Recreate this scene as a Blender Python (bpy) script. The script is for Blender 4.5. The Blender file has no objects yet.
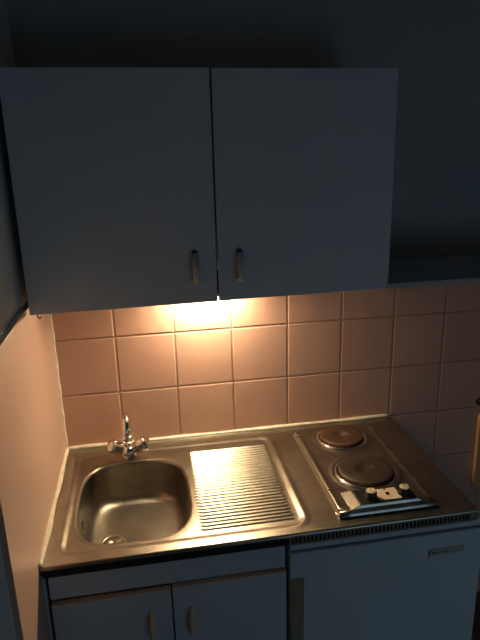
import bpy, bmesh, math, random
from mathutils import Vector, Matrix
random.seed(4)
C = bpy.context.scene.collection
PI = math.pi

# ------------------------------------------------------------------ materials
def new_mat(name):
    m = bpy.data.materials.new(name); m.use_nodes = True
    nt = m.node_tree; nt.nodes.clear()
    out = nt.nodes.new('ShaderNodeOutputMaterial'); b = nt.nodes.new('ShaderNodeBsdfPrincipled')
    nt.links.new(b.outputs[0], out.inputs[0])
    return m, nt, b

def coords(nt, scale=(1, 1, 1)):
    tc = nt.nodes.new('ShaderNodeNewGeometry'); mp = nt.nodes.new('ShaderNodeMapping')
    mp.inputs['Scale'].default_value = scale
    nt.links.new(tc.outputs['Position'], mp.inputs[0])
    return mp.outputs[0]

def mat(name, col, rough=.5, metal=0, var=.06, nscale=8, stretch=(1, 1, 1), rvar=.06, bump=0, bscale=60,
        spec=.5, detail=4, coat=0, trans=0):
    m, nt, b = new_mat(name)
    v = coords(nt, stretch)
    n = nt.nodes.new('ShaderNodeTexNoise'); n.inputs['Scale'].default_value = nscale; n.inputs['Detail'].default_value = detail
    nt.links.new(v, n.inputs['Vector'])
    r = nt.nodes.new('ShaderNodeMapRange'); r.inputs['To Min'].default_value = 1 - var; r.inputs['To Max'].default_value = 1 + var
    r.inputs['From Min'].default_value = .3; r.inputs['From Max'].default_value = .7
    nt.links.new(n.outputs[0], r.inputs[0])
    mx = nt.nodes.new('ShaderNodeVectorMath'); mx.operation = 'SCALE'; mx.inputs[0].default_value = col
    nt.links.new(r.outputs[0], mx.inputs['Scale']); nt.links.new(mx.outputs[0], b.inputs['Base Color'])
    r2 = nt.nodes.new('ShaderNodeMapRange'); r2.inputs['From Min'].default_value = .3; r2.inputs['From Max'].default_value = .7
    r2.inputs['To Min'].default_value = max(0.02, rough - rvar); r2.inputs['To Max'].default_value = rough + rvar
    nt.links.new(n.outputs[0], r2.inputs[0]); nt.links.new(r2.outputs[0], b.inputs['Roughness'])
    b.inputs['Metallic'].default_value = metal
    b.inputs['Specular IOR Level'].default_value = spec
    b.inputs['Coat Weight'].default_value = coat
    b.inputs['Transmission Weight'].default_value = trans
    if bump:
        n2 = nt.nodes.new('ShaderNodeTexNoise'); n2.inputs['Scale'].default_value = bscale
        nt.links.new(v, n2.inputs['Vector'])
        bp = nt.nodes.new('ShaderNodeBump'); bp.inputs['Strength'].default_value = bump; bp.inputs['Distance'].default_value = .002
        nt.links.new(n2.outputs[0], bp.inputs['Height']); nt.links.new(bp.outputs[0], b.inputs['Normal'])
    return m

def tile_mat():
    m, nt, b = new_mat('peach_glazed_tiles')
    L = nt.links
    g = nt.nodes.new('ShaderNodeNewGeometry'); sp = nt.nodes.new('ShaderNodeSeparateXYZ'); L.new(g.outputs['Position'], sp.inputs[0])
    def M(op, a, b_=None, c=None):
        n = nt.nodes.new('ShaderNodeMath'); n.operation = op
        for i, x in enumerate((a, b_, c)):
            if x is None: continue
            if isinstance(x, (int, float)): n.inputs[i].default_value = x
            else: L.new(x, n.inputs[i])
        return n.outputs[0]
    # grid coordinates, with a little unevenness as laid by hand
    wn = nt.nodes.new('ShaderNodeTexNoise'); wn.inputs['Scale'].default_value = 5; L.new(g.outputs['Position'], wn.inputs['Vector'])
    wob = M('MULTIPLY', M('SUBTRACT', wn.outputs[0], .5), .003)
    X = M('DIVIDE', M('ADD', M('ADD', sp.outputs[0], 10.0), wob), .2)
    Z = M('DIVIDE', M('ADD', M('ADD', sp.outputs[2], 10.1), wob), .2)
    dx = M('ABSOLUTE', M('SUBTRACT', M('FRACT', X), .5)); dz = M('ABSOLUTE', M('SUBTRACT', M('FRACT', Z), .5))
    d = M('SUBTRACT', .5, M('MAXIMUM', dx, dz))       # distance to the joint, in tiles
    jr = nt.nodes.new('ShaderNodeMapRange'); jr.inputs['From Min'].default_value = .004; jr.inputs['From Max'].default_value = .010
    L.new(d, jr.inputs[0])
    hr = nt.nodes.new('ShaderNodeMapRange'); hr.interpolation_type = 'SMOOTHSTEP'
    hr.inputs['From Min'].default_value = .004; hr.inputs['From Max'].default_value = .03; L.new(d, hr.inputs[0])
    # each tile its own tint
    cb = nt.nodes.new('ShaderNodeCombineXYZ'); L.new(M('FLOOR', X), cb.inputs[0]); L.new(M('FLOOR', Z), cb.inputs[1])
    wh = nt.nodes.new('ShaderNodeTexWhiteNoise'); wh.noise_dimensions = '2D'; L.new(cb.outputs[0], wh.inputs[0])
    mot = nt.nodes.new('ShaderNodeTexNoise'); mot.inputs['Scale'].default_value = 14; mot.inputs['Detail'].default_value = 3
    L.new(g.outputs['Position'], mot.inputs['Vector'])
    k = M('ADD', M('MULTIPLY', wh.outputs[0], .07), M('MULTIPLY', mot.outputs[0], .10))
    k = M('ADD', k, .88)
    sc = nt.nodes.new('ShaderNodeVectorMath'); sc.operation = 'SCALE'; sc.inputs[0].default_value = (.62, .40, .315); L.new(k, sc.inputs['Scale'])
    mx = nt.nodes.new('ShaderNodeMix'); mx.data_type = 'RGBA'; L.new(jr.outputs[0], mx.inputs[0])
    mx.inputs[6].default_value = (.30, .20, .15, 1); L.new(sc.outputs[0], mx.inputs[7])
    L.new(mx.outputs[2], b.inputs['Base Color'])
    rr = nt.nodes.new('ShaderNodeMapRange'); rr.inputs['To Min'].default_value = .8; rr.inputs['To Max'].default_value = .42; L.new(jr.outputs[0], rr.inputs[0])
    L.new(rr.outputs[0], b.inputs['Roughness']); b.inputs['Specular IOR Level'].default_value = .22
    hh = M('ADD', hr.outputs[0], M('MULTIPLY', mot.outputs[0], .25))
    bp = nt.nodes.new('ShaderNodeBump'); bp.inputs['Strength'].default_value = .8; bp.inputs['Distance'].default_value = .0022
    L.new(hh, bp.inputs['Height']); L.new(bp.outputs[0], b.inputs['Normal'])
    return m

def steel_mat(name, col, r0, r1, streak=(6, 120, 60), stain=True):
    m, nt, b = new_mat(name); L = nt.links
    b.inputs['Metallic'].default_value = 1
    v1 = coords(nt, streak)
    n1 = nt.nodes.new('ShaderNodeTexNoise'); n1.inputs['Scale'].default_value = 6; n1.inputs['Detail'].default_value = 5; L.new(v1, n1.inputs['Vector'])
    v2 = coords(nt)
    n2 = nt.nodes.new('ShaderNodeTexNoise'); n2.inputs['Scale'].default_value = 7; n2.inputs['Detail'].default_value = 3; n2.inputs['Roughness'].default_value = .5; L.new(v2, n2.inputs['Vector'])
    mr = nt.nodes.new('ShaderNodeMapRange'); mr.inputs['From Min'].default_value = .35; mr.inputs['From Max'].default_value = .68
    mr.inputs['To Min'].default_value = r0; mr.inputs['To Max'].default_value = r1
    av = nt.nodes.new('ShaderNodeMath'); av.operation = 'MULTIPLY_ADD'; av.inputs[1].default_value = .18
    L.new(n1.outputs[0], av.inputs[0])
    m2 = nt.nodes.new('ShaderNodeMath'); m2.operation = 'MULTIPLY'; m2.inputs[1].default_value = .65; L.new(n2.outputs[0], m2.inputs[0])
    L.new(m2.outputs[0], av.inputs[2]); L.new(av.outputs[0], mr.inputs[0]); L.new(mr.outputs[0], b.inputs['Roughness'])
    cr = nt.nodes.new('ShaderNodeMapRange'); cr.inputs['From Min'].default_value = .3; cr.inputs['From Max'].default_value = .7
    cr.inputs['To Min'].default_value = 1.12; cr.inputs['To Max'].default_value = .80 if stain else 1
    n3 = nt.nodes.new('ShaderNodeTexNoise'); n3.inputs['Scale'].default_value = 16; n3.inputs['Detail'].default_value = 7; n3.inputs['Roughness'].default_value = .6; L.new(v2, n3.inputs['Vector'])
    L.new(n3.outputs[0], cr.inputs[0])
    sc = nt.nodes.new('ShaderNodeVectorMath'); sc.operation = 'SCALE'; sc.inputs[0].default_value = col; L.new(cr.outputs[0], sc.inputs['Scale'])
    L.new(sc.outputs[0], b.inputs['Base Color'])
    return m

def emit_mat(name, col, strength):
    m = bpy.data.materials.new(name); m.use_nodes = True; nt = m.node_tree; nt.nodes.clear()
    o = nt.nodes.new('ShaderNodeOutputMaterial'); e = nt.nodes.new('ShaderNodeEmission')
    e.inputs[0].default_value = (*col, 1); e.inputs[1].default_value = strength
    nt.links.new(e.outputs[0], o.inputs[0]); return m

M_TILE = tile_mat()
M_PANEL = mat('peach_wall_panel', (.60, .43, .35), .42, var=.05, nscale=5, stretch=(1, 1, .25), bump=.15, bscale=30, spec=.35)
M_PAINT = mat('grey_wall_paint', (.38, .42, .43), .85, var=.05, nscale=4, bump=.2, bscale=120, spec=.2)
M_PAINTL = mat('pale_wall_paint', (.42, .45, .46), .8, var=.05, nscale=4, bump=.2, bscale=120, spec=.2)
M_PAINTLIT = mat('light_lifted_wall_paint', (.74, .78, .78), .8, var=.04, nscale=4, bump=.2, bscale=120, spec=.2)  # wall colour lightened to stand in for light that only grazes the left wall
M_CEIL = mat('white_ceiling_paint', (.5, .52, .54), .9, var=.03)
M_FLOOR = mat('brown_floor', (.16, .08, .06), .6, var=.2, nscale=6)
M_LAM = mat('white_laminate', (.50, .59, .66), .45, var=.025, nscale=3, rvar=.05, spec=.3, bump=.05, bscale=200)
M_EDGE = mat('lit_edge_beige', (.62, .52, .38), .5)  # beige that paints in the light on the base door tops
M_CARC = mat('carcass_board', (.5, .5, .48), .6, var=.04)
M_FRIDGE = mat('white_enamel', (.54, .66, .72), .38, var=.02, nscale=3, spec=.4)
M_GASKET = mat('grey_rubber', (.06, .06, .06), .7)
M_STRIP = mat('yellowed_plastic', (.30, .27, .17), .5, var=.1)
M_STEEL = steel_mat('worn_steel', (.43, .42, .36), .29, .36)
M_BOWL = steel_mat('bowl_steel', (.33, .31, .265), .34, .48)
M_HOB = steel_mat('hob_steel', (.40, .385, .34), .28, .36, streak=(3, 3, 3))
M_CHROME = mat('chrome', (.80, .79, .77), .10, 1, var=.03, rvar=.04)
M_BLACK = mat('black_plastic', (.015, .015, .016), .35)
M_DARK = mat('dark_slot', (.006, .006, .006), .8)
M_CREAM = mat('cream_plastic', (.66, .60, .47), .4)
M_RUST = mat('rusty_cast_iron', (.085, .047, .032), .5, .3, var=.35, nscale=22, bump=.25, bscale=300)
M_IRON = mat('seasoned_cast_iron', (.055, .042, .035), .42, .4, var=.3, nscale=25, bump=.2, bscale=300)
M_CAULK = mat('white_silicone', (.86, .82, .72), .5, var=.12, nscale=30, bump=.3, bscale=90)
M_WOOD = mat('orange_pine', (.62, .36, .17), .5, var=.18, nscale=4, stretch=(8, 8, .7))
M_HANDLE = mat('smoky_plastic', (.42, .46, .47), .35, var=.1)
M_BRASS = mat('aged_brass', (.70, .60, .34), .45, .35)
M_LAMPB = mat('white_lamp_housing', (.7, .7, .68), .5)
M_TUBE = emit_mat('warm_lamp_tube', (1.0, .73, .43), 460)
M_LABEL = mat('faded_badge', (.36, .42, .36), .5)
M_FRAME = mat('white_window_frame', (.75, .75, .75), .5)

# ------------------------------------------------------------------ helpers
def obj(name, bm, m, parent=None, smooth=True, bevel=0, seg=2):
    me = bpy.data.meshes.new(name)
    bmesh.ops.recalc_face_normals(bm, faces=bm.faces)
    bm.to_mesh(me); bm.free()
    me.materials.append(m)
    for p in me.polygons: p.use_smooth = smooth
    o = bpy.data.objects.new(name, me); C.objects.link(o)
    if bevel:
        b = o.modifiers.new('bevel', 'BEVEL'); b.width = bevel; b.segments = seg; b.limit_method = 'ANGLE'; b.angle_limit = math.radians(40)
        b.harden_normals = True
    if parent:
        o.parent = parent; o.matrix_parent_inverse = Matrix.Translation(parent.location).inverted()
    return o

def thing(name, label, cat, loc, group=None):
    o = bpy.data.objects.new(name, None); C.objects.link(o); o.location = loc; o.empty_display_size = .05
    o['label'] = label; o['category'] = cat
    if group: o['group'] = group
    return o

def tag(o, label, cat, group=None):
    o['label'] = label; o['category'] = cat
    if group: o['group'] = group
    return o

def box(bm, x0, x1, y0, y1, z0, z1):
    vs = [bm.verts.new((x, y, z)) for x in (x0, x1) for y in (y0, y1) for z in (z0, z1)]
    for f in ((0, 1, 3, 2), (4, 6, 7, 5), (0, 4, 5, 1), (2, 3, 7, 6), (0, 2, 6, 4), (1, 5, 7, 3)):
        bm.faces.new([vs[i] for i in f])
    return bm
def B(*a): return box(bmesh.new(), *a)

def structure(o): o['kind'] = 'structure'; return o

def tube(bm, pts, rad, n=16, cap=True):
    pts = [Vector(p) for p in pts]
    rs = rad if isinstance(rad, (list, tuple)) else [rad] * len(pts)
    t0 = (pts[1] - pts[0]).normalized()
    up = Vector((0, 0, 1)) if abs(t0.z) < .9 else Vector((1, 0, 0))
    u = t0.cross(up).normalized(); rings = []
    for i, p in enumerate(pts):
        t = (pts[min(i + 1, len(pts) - 1)] - pts[max(i - 1, 0)]).normalized()
        u = (u - t * u.dot(t)).normalized(); v = t.cross(u)
        rings.append([bm.verts.new(p + (u * math.cos(2 * PI * k / n) + v * math.sin(2 * PI * k / n)) * rs[i]) for k in range(n)])
    for a, b in zip(rings, rings[1:]):
        for k in range(n): bm.faces.new((a[k], a[(k + 1) % n], b[(k + 1) % n], b[k]))
    if cap:
        bm.faces.new(rings[0]); bm.faces.new(rings[-1])
    return bm

def lathe(bm, cx, cy, prof, n=48, cap=True):
    rings = []
    for r, z in prof:
        rings.append([bm.verts.new((cx + r * math.cos(2 * PI * k / n), cy + r * math.sin(2 * PI * k / n), z)) for k in range(n)])
    for a, b in zip(rings, rings[1:]):
        for k in range(n): bm.faces.new((a[k], a[(k + 1) % n], b[(k + 1) % n], b[k]))
    if cap:
        bm.faces.new(rings[0]); bm.faces.new(rings[-1])
    return bm

def lathe_axis(p0, axis, prof, n=24):
    """profile (radius, distance along the axis)"""
    bm = bmesh.new(); lathe(bm, 0, 0, prof, n)
    q = Vector((0, 0, 1)).rotation_difference(Vector(axis).normalized())
    for v in bm.verts: v.co = q @ v.co + Vector(p0)
    return bm

def sm(a, b, x):
    t = max(0, min(1, (x - a) / (b - a))); return t * t * (3 - 2 * t)

# ------------------------------------------------------------------ room
RX, RY, RZ = 2.5, -3.1, 2.5
structure(obj('floor', B(-1.3, RX + .1, RY - .1, .12, -.1, 0), M_FLOOR, smooth=False))
structure(obj('ceiling', B(-1.3, RX + .1, RY - .1, .12, RZ, RZ + .1), M_CEIL, smooth=False))
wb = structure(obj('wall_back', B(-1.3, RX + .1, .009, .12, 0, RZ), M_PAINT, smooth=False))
obj('tiling', B(0, RX, 0, .009, 0, 1.505), M_TILE, wb, smooth=False)
wl = structure(obj('wall_left', B(-.15, -.014, -.83, .009, 0, RZ), M_PAINTLIT, smooth=False))
structure(obj('wall_side', B(-1.3, -1.2, RY, .12, 0, RZ), M_PAINTL, smooth=False))
obj('wall_panel', B(-.014, 0, -.822, .0, 0, 1.503), M_PANEL, wl, smooth=False)
structure(obj('wall_right', B(RX, RX + .1, RY, .009, 0, RZ), M_PAINTL, smooth=False))
# rear wall with its window opening
WX0, WX1, WZ0, WZ1 = 1.15, 2.35, .12, 1.25
bm = bmesh.new()
box(bm, -1.3, WX0, RY - .12, RY, 0, RZ); box(bm, WX1, RX + .1, RY - .12, RY, 0, RZ)
box(bm, WX0, WX1, RY - .12, RY, 0, WZ0); box(bm, WX0, WX1, RY - .12, RY, WZ1, RZ)
structure(obj('wall_rear', bm, M_PAINTL, smooth=False))
bm = bmesh.new()
for a in ((WX0, WX0 + .05, WZ0, WZ1), (WX1 - .05, WX1, WZ0, WZ1), (WX0, WX1, WZ0, WZ0 + .05), (WX0, WX1, WZ1 - .05, WZ1),
          ((WX0 + WX1) / 2 - .03, (WX0 + WX1) / 2 + .03, WZ0, WZ1)):
    box(bm, a[0], a[1], RY - .09, RY - .03, a[2], a[3])
structure(obj('window_1', bm, M_FRAME, smooth=False))
# trim strip crowning the peach side panel
bm = bmesh.new(); box(bm, -.0138, .001, -.823, -.366, 1.503, 1.508)
structure(obj('trim_1', bm, M_CAULK))

# ------------------------------------------------------------------ worktop with pressed sink
ZT = .900
HX, HY, HA, HB, HN = .2365, -.337, .1675, .2115, 3.4
def bowl_r(x, y): return (abs((x - HX) / HA) ** HN + abs((y - HY) / HB) ** HN) ** (1 / HN)
def rrect(x, y, x0, x1, y0, y1, r):
    qx = abs(x - (x0 + x1) / 2) - (x1 - x0) / 2 + r; qy = abs(y - (y0 + y1) / 2) - (y1 - y0) / 2 + r
    return math.hypot(max(qx, 0), max(qy, 0)) + min(max(qx, qy), 0) - r
RIB0, RIB1, NR = -.104, -.546, 28
def height(x, y):
    h = 0.0
    d = rrect(x, y, .042, .712, -.578, -.055, .045)
    h += .0022 * math.exp(-(d / .011) ** 2) * (.04 + .96 * sm(.07, .0, min(abs(x - .042), abs(x - .712))))                # raised bead round the drainer
    h += .0022 * math.exp(-((x - .042) / .013) ** 4) * sm(-.583, -.568, y) * sm(-.048, -.062, y)
    h -= .0030 * sm(.002, -.018, d)                        # pressed field inside it
    br = bowl_r(x, y)
    h -= .0008 * sm(1.10, 1.0, br)
    # drainer ribs
    if .415 < x < .705 and RIB1 < y < RIB0:
        t = (RIB0 - y) / (RIB0 - RIB1) * NR
        w = .5 - .5 * math.cos(2 * PI * t)
        xe = .690 - .014 * (t / NR)
        h += .0034 * (w ** 1.1) * sm(.419, .427, x) * sm(xe + .006, xe - .006, x)
    h += .003 * sm(-.016, -.004, y)                        # little upstand at the wall
    h += .0035 * sm(.012, .003, x)
    return h
NX, NY = 300, 440
X0, X1, Y0, Y1 = .002, 1.2, -.605, -.002
bm = bmesh.new(); grid = []
for j in range(NY + 1):
    y = Y0 + (Y1 - Y0) * j / NY
    grid.append([bm.verts.new((X0 + (X1 - X0) * i / NX, y, ZT + height(X0 + (X1 - X0) * i / NX, y))) for i in range(NX + 1)])
for j in range(NY):
    for i in range(NX):
        q = (grid[j][i], grid[j][i + 1], grid[j + 1][i + 1], grid[j + 1][i])
        if all(bowl_r(v.co.x, v.co.y) < 1.025 for v in q): continue
        bm.faces.new(q)
# rolled front edge and short right-hand turn-down
prev = grid[0]
for k in range(1, 6):
    a = k / 5 * PI / 2
    row = [bm.verts.new((v.co.x, Y0 - .006 * math.sin(a), v.co.z - .006 * (1 - math.cos(a)))) for v in grid[0]]
    for i in range(NX): bm.faces.new((prev[i], row[i], row[i + 1], prev[i + 1]))
    prev = row
row = [bm.verts.new((v.co.x, -.611, .890)) for v in prev]
for i in range(NX):
    if prev[i].co.x < .645: bm.faces.new((prev[i], row[i], row[i + 1], prev[i + 1]))
right = [grid[j][NX] for j in range(NY + 1)]
low = [bm.verts.new((1.2, v.co.y, .868)) for v in right]
for j in range(NY): bm.faces.new((right[j], right[j + 1], low[j + 1], low[j]))
for v in list(bm.verts):
    if not v.link_faces: bm.verts.remove(v)
W = thing('sink_worktop', 'stainless steel kitchenette worktop with pressed sink bowl and ribbed drainer', 'worktop', (.6, -.3, .868))
obj('worktop_sheet', bm, M_STEEL, W)

# bowl
def bloop(s, z, cx=HX, cy=HY, n=96, nn=HN, dx=0):
    r = []
    for k in range(n):
        t = 2 * PI * k / n; c, s_ = math.cos(t), math.sin(t)
        r.append(Vector((cx + dx + s[0] * math.copysign(abs(c) ** (2 / nn), c), cy + s[1] * math.copysign(abs(s_) ** (2 / nn), s_), z)))
    return r
bm = bmesh.new(); loops = []
zr = ZT - .0036
DR = (.163, -.352)
spec = [((HA * 1.045, HB * 1.045), zr + .0002), ((HA + .0016, HB + .0016), zr + .0001), ((HA, HB), zr - .0006), ((HA - .0012, HB - .0012), zr - .0022), ((HA - .004, HB - .004), zr - .004), ((HA - .006, HB - .006), zr - .012),
        ((HA - .010, HB - .010), zr - .06), ((HA - .014, HB - .014), zr - .105)]
for k in range(1, 7):
    a = k / 6 * PI / 2; spec.append(((HA - .014 - .034 * (1 - math.cos(a)), HB - .014 - .034 * (1 - math.cos(a))), zr - .105 - .034 * math.sin(a)))
for s, z in spec: loops.append([bm.verts.new(p) for p in bloop(s, z)])
ZF = zr - .139
for f in (.75, .5, .3):   # floor shrinks towards the drain with a slight fall
    s = ((HA - .048) * f + .04 * (1 - f), (HB - .048) * f + .04 * (1 - f)); g = 1 - f
    loops.append([bm.verts.new(p) for p in bloop(s, ZF - .004 * g, HX + (DR[0] - HX) * g, HY + (DR[1] - HY) * g, nn=HN + (2 - HN) * g)])
loops.append([bm.verts.new((DR[0] + .036 * math.cos(2 * PI * k / 96), DR[1] + .036 * math.sin(2 * PI * k / 96), ZF - .0045)) for k in range(96)])
for a, b in zip(loops, loops[1:]):
    for k in range(96): bm.faces.new((a[k], a[(k + 1) % 96], b[(k + 1) % 96], b[k]))
bowl = obj('sink_bowl', bm, M_BOWL, W)
bm = bmesh.new(); zd = ZF - .004
lathe(bm, *DR, [(.040, zd), (.039, zd + .002), (.034, zd + .0022), (.030, zd - .004), (.024, zd - .012), (.009, zd - .0125), (.001, zd - .0125)], 40)
dr = obj('drain', bm, M_BOWL, W)
bm = bmesh.new()
lathe(bm, *DR, [(.0285, zd - .0062), (.0285, zd - .0052)], 32)
obj('drain_hole', bm, M_DARK, dr)
bm = bmesh.new(); box(bm, DR[0] - .028, DR[0] + .028, DR[1] - .0025, DR[1] + .0025, zd - .0055, zd - .004); box(bm, DR[0] - .0025, DR[0] + .0025, DR[1] - .028, DR[1] + .028, zd - .0055, zd - .0042)
obj('drain_cross', bm, M_BOWL, dr, smooth=False)
bm = lathe_axis((HX - HA + .0085, -.36, .835), (1, 0, .05), [(.013, 0), (.013, .002), (.009, .003), (.0085, .001)], 24)
obj('overflow', bm, M_DARK, W)

# slotted vent in the front edge over the fridge
VX0, VX1 = .648, 1.1995
bm = bmesh.new()
box(bm, VX0, VX1, -.611, -.6095, .889, .8945); box(bm, VX0, VX1, -.612, -.6095, .866, .8715)
xs = VX0; box(bm, xs, xs + .006, -.611, -.6095, .871, .890)
n = 46; pit = (VX1 - .028 - VX0) / n
for k in range(1, n + 1):
    xk = VX0 + k * pit; box(bm, xk, xk + .0045, -.611, -.6095, .871, .890)
box(bm, VX1 - .026, VX1, -.611, -.6095, .871, .890)
v = obj('vent_grille', bm, M_STEEL, W, smooth=False)
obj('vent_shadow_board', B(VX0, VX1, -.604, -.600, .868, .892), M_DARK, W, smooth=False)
obj('lip_shadow_strip', B(.006, .645, -.6085, -.570, .866, .8905), M_DARK, W, smooth=False)  # black strip painting the shadowed gap below the rolled steel lip
# screw heads at the right end of the front edge
obj('edge_screw', lathe_axis((1.187, -.611, .882), (0, -1, 0), [(.003, 0), (.003, .001), (.001, .0014)], 12), M_CHROME, W)

# silicone beads
bm = bmesh.new()
pts = [(x, -.002 - .0006 * math.sin(x * 37), .9045 + .0006 * math.sin(x * 23)) for x in [i * .02 for i in range(61)]]
tube(bm, pts, [.0066 + .0014 * math.sin(p[0] * 19) for p in pts], 8)
structure(obj('trim_2', bm, M_CAULK))
bm = bmesh.new()
pts = [(.002 + .0006 * math.sin(y * 31), -y, .9035) for y in [i * .02 for i in range(31)]] + [(.002, -.608, .904)]
tube(bm, pts, [.0080 + .0014 * math.sin(p[1] * 24) for p in pts], 8)
structure(obj('trim_3', bm, M_CAULK))
bm = bmesh.new()
pts = [(.001, -.001, .91 + .02 * k) for k in range(29)]
tube(bm, pts, [.0048 + .001 * math.sin(k * 1.3) for k in range(29)], 8)
structure(obj('trim_4', bm, M_CAULK))

# ------------------------------------------------------------------ mixer tap
TX, TY = .219, -.086
T = thing('mixer_tap', 'chrome two-handle mixer tap with swan neck behind the sink bowl', 'tap', (TX, TY, ZT))
bm = bmesh.new(); lathe(bm, TX, TY, [(.025, .8975), (.025, .903), (.021, .907), (.017, .912), (.019, .920), (.021, .93), (.018, .940), (.013, .946), (.012, .952)], 32)
obj('body', bm, M_CHROME, T)
obj('front_cap', lathe_axis((TX, TY - .008, .922), (.02, -1, .28), [(.020, 0), (.0205, .020), (.0175, .028), (.008, .031), (.001, .0315)], 28), M_CHROME, T)
bm = bmesh.new(); pts = []
R_ = .038; base = Vector((TX, TY + .006, .948))
pts += [base, base + Vector((0, 0, .03)), base + Vector((0, 0, .074))]
for k in range(1, 13):
    a = PI * k / 12 * 1.02
    pts.append(base + Vector((0, -R_ + R_ * math.cos(a), .074 + R_ * math.sin(a))))
pts.append(pts[-1] + Vector((0, -.001, -.010)))
tube(bm, pts, [.0120] * len(pts), 20)
sp = obj('spout', bm, M_CHROME, T)
e = pts[-1]
obj('aerator', lathe_axis(e + Vector((0, 0, .004)), (0, 0, -1), [(.0125, 0), (.0142, .001), (.0142, .019), (.012, .020), (.011, .016)], 24), M_CHROME, sp)
for s in (-1, 1):
    ax = Vector((s * .76, -.34, .50)).normalized(); st = Vector((TX, TY, .918)) + ax * .014
    hs = obj('handle_stem', lathe_axis(st, ax, [(.011, 0), (.011, .012)], 24), M_CHROME, T)
    prof = [(.013, .012), (.0185, .014), (.0210, .020), (.0235, .044), (.0230, .058), (.0190, .064), (.008, .066), (.001, .066)]
    bmh = bmesh.new(); lathe(bmh, 0, 0, prof, 48)
    for vv in bmh.verts:   # grip flutes
        if .016 < vv.co.z < .058:
            a = math.atan2(vv.co.y, vv.co.x); f = 1 + .05 * math.cos(8 * a); vv.co.x *= f; vv.co.y *= f
    q = Vector((0, 0, 1)).rotation_difference(ax)
    for vv in bmh.verts: vv.co = q @ vv.co + st
    obj('handle', bmh, M_CHROME, T)

# ------------------------------------------------------------------ hob
HX0, HX1, HY0, HY1, HZ = .800, 1.102, -.566, -.050, .9155
P1 = (.955, -.150, .079); P2 = (.954, -.380, .089)
bm = bmesh.new(); nx, ny = 120, 180; g = []
for j in range(ny + 1):
    r = []
    for i in range(nx + 1):
        # rounded-rectangle footprint: pull the grid in at the corners
        x = HX0 + (HX1 - HX0) * i / nx; y = HY0 + (HY1 - HY0) * j / ny
        d = -rrect(x, y, HX0, HX1, HY0, HY1, .028)
        front = sm(HY0 + .05, HY0 + .02, y)
        h = (HZ - .9005) * sm(0, .010, d)
        h -= .003 * sm(.016, .03, d) * (1 - front)
        for cx, cy, rr in (P1, P2):
            q = math.hypot(x - cx, y - cy)
            h += .003 * math.exp(-((q - rr - .014) / .008) ** 2)
        r.append(bm.verts.new((x, y, .9005 + h)))
    g.append(r)
for j in range(ny):
    for i in range(nx):
        q = (g[j][i], g[j][i + 1], g[j + 1][i + 1], g[j + 1][i])
        if any(rrect(v.co.x, v.co.y, HX0, HX1, HY0, HY1, .028) < -.0002 for v in q): bm.faces.new(q)
for v in list(bm.verts):
    if not v.link_faces: bm.verts.remove(v)
H = thing('electric_hob', 'two-plate electric hob with raised steel top on the right of the worktop', 'hob', (.951, -.308, .9005))
obj('hob_top', bm, M_HOB, H)
# upright front edge of the hob
bm = bmesh.new()
prof = [(-.5585, .9155), (-.563, .9165), (-.568, .9150), (-.571, .910), (-.573, .902)]
ra = []
for px, pz in prof:
    ra.append([bm.verts.new((x, px, pz if 0 < i < 8 else .902)) for i, x in enumerate((.802, .806, .84, .88, .95, 1.0, 1.06, 1.097, 1.101))])
for a, b in zip(ra, ra[1:]):
    for k in range(8): bm.faces.new((a[k], a[k + 1], b[k + 1], b[k]))
obj('front_trim', bm, M_HOB, H)
obj('front_shadow_strip', B(.803, 1.099, -.5745, -.566, .9005, .9035), M_BLACK, H, smooth=False)  # black strip laid in as the shadow line under the hob's front edge
for (cx, cy, rr), m, z0 in ((P1, M_RUST, .916), (P2, M_IRON, .916)):
    bm = bmesh.new(); lathe(bm, cx, cy, [(rr + .009, .9125), (rr + .008, .917), (rr + .002, .9195), (rr - .002, .917), (rr - .004, .914)], 64, cap=False)
    ring = obj('plate_ring', bm, M_CHROME, H)
    bm = bmesh.new(); rc = .022 if m is M_IRON else .018; zt = .9285
    lathe(bm, cx, cy, [(rr - .003, .914), (rr - .003, zt - .002), (rr - .006, zt), (rr * .72, zt), (rr * .71, zt), (rr * .69, zt), (rr * .68, zt), (rr * .5, zt),
                       (rr * .49, zt), (rr * .47, zt), (rr * .46, zt), (rc + .003, zt), (rc, zt - .003), (.002, zt - .003)], 64)
    o = obj('hotplate', bm, m, H)
    o['label'] = 'rusty brown hotplate at the back' if m is M_RUST else 'black hotplate with recessed centre'
# control housing, sloping sides in steel, dark panel on top
bm = bmesh.new()
a = [(.838, -.472), (1.058, -.472), (1.058, -.560), (.838, -.560)]; b = [(.868, -.480), (1.045, -.480), (1.045, -.557), (.868, -.557)]
va = [bm.verts.new((x, y, .9145)) for x, y in a]; vb = [bm.verts.new((x, y, .9245)) for x, y in b]
for k in range(4): bm.faces.new((va[k], va[(k + 1) % 4], vb[(k + 1) % 4], vb[k]))
bm.faces.new(vb); bm.faces.new(va[::-1])
hs = obj('control_housing', bm, M_STEEL, H, smooth=False, bevel=.0012)
cp = obj('control_panel', B(.872, 1.040, -.553, -.484, .924, .9257), M_BLACK, H, smooth=False, bevel=.0006)
obj('panel_plate', B(.932, .998, -.548, -.493, .9255, .9263), M_CREAM, cp, smooth=False)
for kx in (.912, 1.014):
    bm = bmesh.new(); lathe(bm, kx, -.527, [(.0195, .9255), (.019, .930), (.0165, .932), (.0160, .9455), (.0150, .947)], 32)
    kn = obj('control_knob', bm, M_BLACK, H)
    bm = bmesh.new(); lathe(bm, kx, -.527, [(.0145, .9468), (.0143, .9482), (.0125, .9488), (.001, .9488)], 32)
    obj('knob_cap', bm, M_CREAM, kn)
    obj('pointer', B(kx - .0008, kx + .0008, -.527, -.515, .9487, .9491), M_BLACK, kn, smooth=False)
bm = bmesh.new(); lathe(bm, .965, -.520, [(.006, .926), (.0055, .9295), (.003, .931), (.001, .9313)], 20)
il = obj('indicator_lamp', bm, mat('dark_red_lens', (.12, .01, .01), .2), H)
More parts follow.
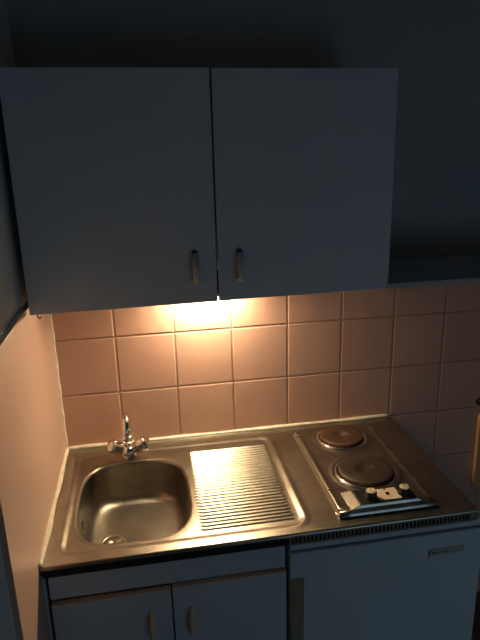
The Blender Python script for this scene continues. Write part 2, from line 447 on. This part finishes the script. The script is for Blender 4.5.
bm = bmesh.new(); lathe(bm, .965, -.498, [(.003, .926), (.003, .9275), (.001, .928)], 16); obj('indicator_dot', bm, M_BLACK, H)
for sx, sy in ((.812, -.450), (1.090, -.449), (.812, -.110), (1.090, -.110)):
    bm = bmesh.new(); lathe(bm, sx, sy, [(.0042, .913), (.0042, .9175), (.003, .9190), (.001, .9195)], 16); obj('fixing_screw', bm, M_CHROME, H)

# ------------------------------------------------------------------ handles
def bow_handle(parent, x, y, z0, z1, w=.020, grip=M_HANDLE, ends=M_BRASS):
    """vertical pull standing off a door at depth y (towards the viewer = -y)"""
    zc = (z0 + z1) / 2; pts = []; rs = []
    for k in range(13):
        t = k / 12; z = z0 + (z1 - z0) * t
        pts.append((x, y - .004 - .018 * math.sin(PI * t) ** .5, z)); rs.append(.0055 + .0025 * math.sin(PI * t))
    bm = bmesh.new(); tube(bm, pts, rs, 12)
    for v in bm.verts: v.co.x = x + (v.co.x - x) * (w / .016)
    h = obj('handle', bm, grip, parent)
    if ends is M_BRASS:
        obj('end_clip', B(x - .0095, x + .0095, y - .0150, y - .0005, z0 - .006, z0 + .006), M_BRASS, h, smooth=False, bevel=.002)
    for z in (z0, z1):
        obj('handle_foot', lathe_axis((x, y, z), (0, -1, 0), [(.0085, 0), (.0085, .003), (.0065, .009), (.003, .011)], 20), ends if z == z0 or ends is M_CREAM else M_GASKET, h)
    return h

# ------------------------------------------------------------------ wall cabinet
CD = -.348
K = thing('wall_cabinet', 'white two-door wall cabinet above the tiles and the under-cabinet lamp', 'cabinet', (.51, -.17, 1.5))
bm = bmesh.new(); x0, x1, t = .006, 1.012, .016; zb, ztp = 1.500, 2.092
box(bm, x0, x0 + t, CD + .020, .006, zb, ztp); box(bm, x1 - t, x1, CD + .020, .006, zb, ztp)
box(bm, x0 + t, x1 - t, CD + .020, .006, zb, zb + t); box(bm, x0 + t, x1 - t, CD + .020, .006, ztp - t, ztp)
box(bm, x0 + t, x1 - t, -.002, .006, zb + t, ztp - t); box(bm, x0 + t, x1 - t, CD + .05, -.002, 1.79, 1.806)
for v in bm.verts: v.co.y = min(v.co.y, -.020)
obj('carcass', bm, M_CARC, K, smooth=False)
d1 = obj('cabinet_door', B(.004, .5055, CD, CD + .0185, 1.492, 2.095), M_LAM, K, smooth=False, bevel=.0015)
d2 = obj('cabinet_door', B(.5105, 1.015, CD, CD + .0185, 1.493, 2.094), M_LAM, K, smooth=False, bevel=.0015)
bow_handle(d1, .447, CD, 1.556, 1.632, w=.022); bow_handle(d2, .570, CD, 1.553, 1.629, w=.022)
K.rotation_euler.z = .030
# small hook left hanging under the outer corner
bm = bmesh.new(); pts = [(.022, CD + .012, 1.500), (.022, CD + .012, 1.484)]
for k in range(8):
    a = k / 7 * PI; pts.append((.022 + .004 - .004 * math.cos(a), CD + .012, 1.483 - .004 * math.sin(a)))
tube(bm, pts, .0018, 8); obj('screw_hook', bm, M_BLACK, K)

# lamp under the cabinet
Lp = thing('under_cabinet_lamp', 'short glowing warm lamp fixed beneath the wall cabinet close to the tiles', 'lamp', (.51, -.075, 1.499))
obj('lamp_housing', B(.385, .635, -.095, -.026, 1.4865, 1.4995), M_LAMPB, Lp, smooth=False, bevel=.003)
bm = bmesh.new(); tube(bm, [(.41, -.045, 1.468), (.61, -.045, 1.468)], .010, 16); obj('lamp_tube', bm, M_TUBE, Lp)
for xx in (.400, .612):
    obj('lamp_holder', B(xx, xx + .008, -.059, -.031, 1.457, 1.487), M_LAMPB, Lp, smooth=False, bevel=.001)

# shelf to the right
S = obj('wall_shelf', B(1.017, 2.2, CD, -.001, 1.494, 1.511), M_PAINTL, smooth=False, bevel=.001)
tag(S, 'empty pale wall shelf level with the cabinet bottom, to its right', 'shelf')

# ------------------------------------------------------------------ base cabinet
FY = -.596
U = thing('sink_base_cabinet', 'white two-door base cabinet under the sink bowl', 'cabinet', (.33, -.3, 0))
bm = bmesh.new()
box(bm, .012, .030, FY + .02, -.02, .1, .866); box(bm, .622, .640, FY + .02, -.02, .1, .866)
box(bm, .030, .622, FY + .02, -.02, .1, .116); box(bm, .030, .622, -.026, -.02, .116, .866)
obj('carcass', bm, M_CARC, U, smooth=False)
obj('plinth', B(.016, .636, FY + .06, FY + .076, 0, .1), M_CARC, U, smooth=False)
obj('fascia', B(.014, .640, FY, FY + .018, .787, .864), M_LAM, U, smooth=False, bevel=.0012)
e1 = obj('cabinet_door', B(.016, .3235, FY - .012, FY + .006, .112, .7755), M_LAM, U, smooth=False, bevel=.0015)
e2 = obj('cabinet_door', B(.3275, .640, FY - .013, FY + .005, .112, .7800), M_LAM, U, smooth=False, bevel=.0015)
obj('lit_edge_strip', B(.0165, .323, FY - .0125, FY + .005, .7752, .7785), M_EDGE, e1, smooth=False)  # strip coloured as light caught by the door's top edge
obj('lit_edge_strip', B(.328, .6395, FY - .0135, FY + .004, .7797, .783), M_EDGE, e2, smooth=False)
obj('filler_strip', B(.001, .007, FY - .005, FY + .01, .1, .866), M_LAM, U, smooth=False)
bow_handle(e1, .271, FY - .012, .632, .708, grip=M_CREAM, ends=M_CREAM); bow_handle(e2, .377, FY - .013, .628, .704, grip=M_CREAM, ends=M_CREAM)

# ------------------------------------------------------------------ fridge
Fg = thing('under_counter_fridge', 'white under-counter fridge beneath the hob and the slotted vent', 'fridge', (.925, -.3, 0))
obj('body', B(.652, 1.224, -.545, -.03, .03, .862), M_FRIDGE, Fg, smooth=False, bevel=.004)
bm = bmesh.new()
obj('top_trim', B(.651, 1.226, -.603, -.546, .8415, .865), M_FRIDGE, Fg, smooth=False, bevel=.003)
fd = obj('fridge_door', B(.651, 1.226, -.611, -.552, .10, .8365), M_FRIDGE, Fg, smooth=False, bevel=.005, seg=3)
obj('door_seal', B(.656, 1.22, -.552, -.544, .105, .836), M_GASKET, Fg, smooth=False)
obj('grip_strip', B(.653, .690, -.6145, -.609, .18, .757), M_STRIP, fd, smooth=False, bevel=.0015)
bd = obj('badge', B(1.058, 1.166, -.6135, -.610, .768, .789), M_LABEL, fd, smooth=False, bevel=.0008)
bd['label'] = 'faded pale badge with dark worn lettering'
bm = bmesh.new(); box(bm, 1.058, 1.0605, -.6145, -.613, .762, .786)
for k, (w, h) in enumerate(((.007, .009), (.005, .006), (.006, .006), (.004, .006), (.006, .006), (.003, .006))):
    xx = 1.069 + k * .0085; box(bm, xx, xx + w * .8, -.6143, -.613, .7735 + k * .0002, .7735 + h * .75 + k * .0002)
obj('badge_lettering', bm, M_GASKET, bd, smooth=False)
for xx in (.69, 1.16):
    for yy in (-.50, -.08):
        bm = bmesh.new(); lathe(bm, xx, yy, [(.018, 0), (.018, .012), (.010, .014), (.010, .032)], 16)
        obj('foot', bm, M_BLACK, Fg)

# ------------------------------------------------------------------ wooden board hung on the tiles at the far right
Pz = thing('wooden_board', 'orange wooden board hung on the tiles at the right edge', 'board', (1.65, -.001, .885))
bm = bmesh.new(); pr = []
for cx, cz, a0 in ((1.70, .855, 0), (1.60, .855, 90), (1.60, .575, 180), (1.70, .575, 270)):
    for k in range(7):
        a = math.radians(a0 + 15 * k); pr.append((cx + .028 * math.cos(a), cz + .03 * math.sin(a)))
f = [bm.verts.new((x, -.022, z)) for x, z in pr]; k_ = [bm.verts.new((x, -.002, z)) for x, z in pr]
for i in range(len(pr)): bm.faces.new((f[i], f[(i + 1) % len(pr)], k_[(i + 1) % len(pr)], k_[i]))
bm.faces.new(f); bm.faces.new(k_[::-1])
obj('panel', bm, M_WOOD, Pz, smooth=False, bevel=.004)
obj('hook', lathe_axis((1.575, -.001, .925), (0, -1, 0), [(.016, 0), (.016, .004), (.008, .006), (.008, .014), (.014, .018), (.012, .024), (.001, .026)], 24), M_BLACK, Pz)

# ------------------------------------------------------------------ light
w = bpy.data.worlds.new('world'); bpy.context.scene.world = w; w.use_nodes = True
bg = w.node_tree.nodes['Background']; bg.inputs[0].default_value = (.45, .68, 1, 1); bg.inputs[1].default_value = .35
ld = bpy.data.lights.new('window_daylight', 'AREA'); ld.shape = 'RECTANGLE'; ld.size = WX1 - WX0 - .1; ld.size_y = WZ1 - WZ0 - .1
ld.energy = 2.2; ld.color = (.42, .74, 1.0)
lo = bpy.data.objects.new('window_daylight', ld); C.objects.link(lo)
lo.location = ((WX0 + WX1) / 2, RY - .02, (WZ0 + WZ1) / 2); lo.rotation_euler = (PI / 2, 0, 0)

# ------------------------------------------------------------------ camera
cd = bpy.data.cameras.new('camera'); cam = bpy.data.objects.new('camera', cd); C.objects.link(cam)
r0 = Vector((0.98514827, -0.16988617, -0.02493153)); r1 = Vector((-0.07193084, -0.2764796, -0.95832405)); r2 = Vector((0.15591294, 0.94588462, -0.28459345))
M = Matrix((r0, -r1, -r2)).transposed().to_4x4(); M.translation = Vector((.31832, -1.88831, 1.89668))
cam.matrix_world = M
cd.sensor_fit = 'HORIZONTAL'; cd.sensor_width = 36; cd.lens = 574.08 * 36 / 480; cd.clip_start = .05
sc = bpy.context.scene; sc.camera = cam
sc.view_settings.view_transform = 'Standard'; sc.view_settings.look = 'None'; sc.view_settings.gamma = 1
sc.view_settings.use_curve_mapping = False; sc.view_settings.exposure = 0
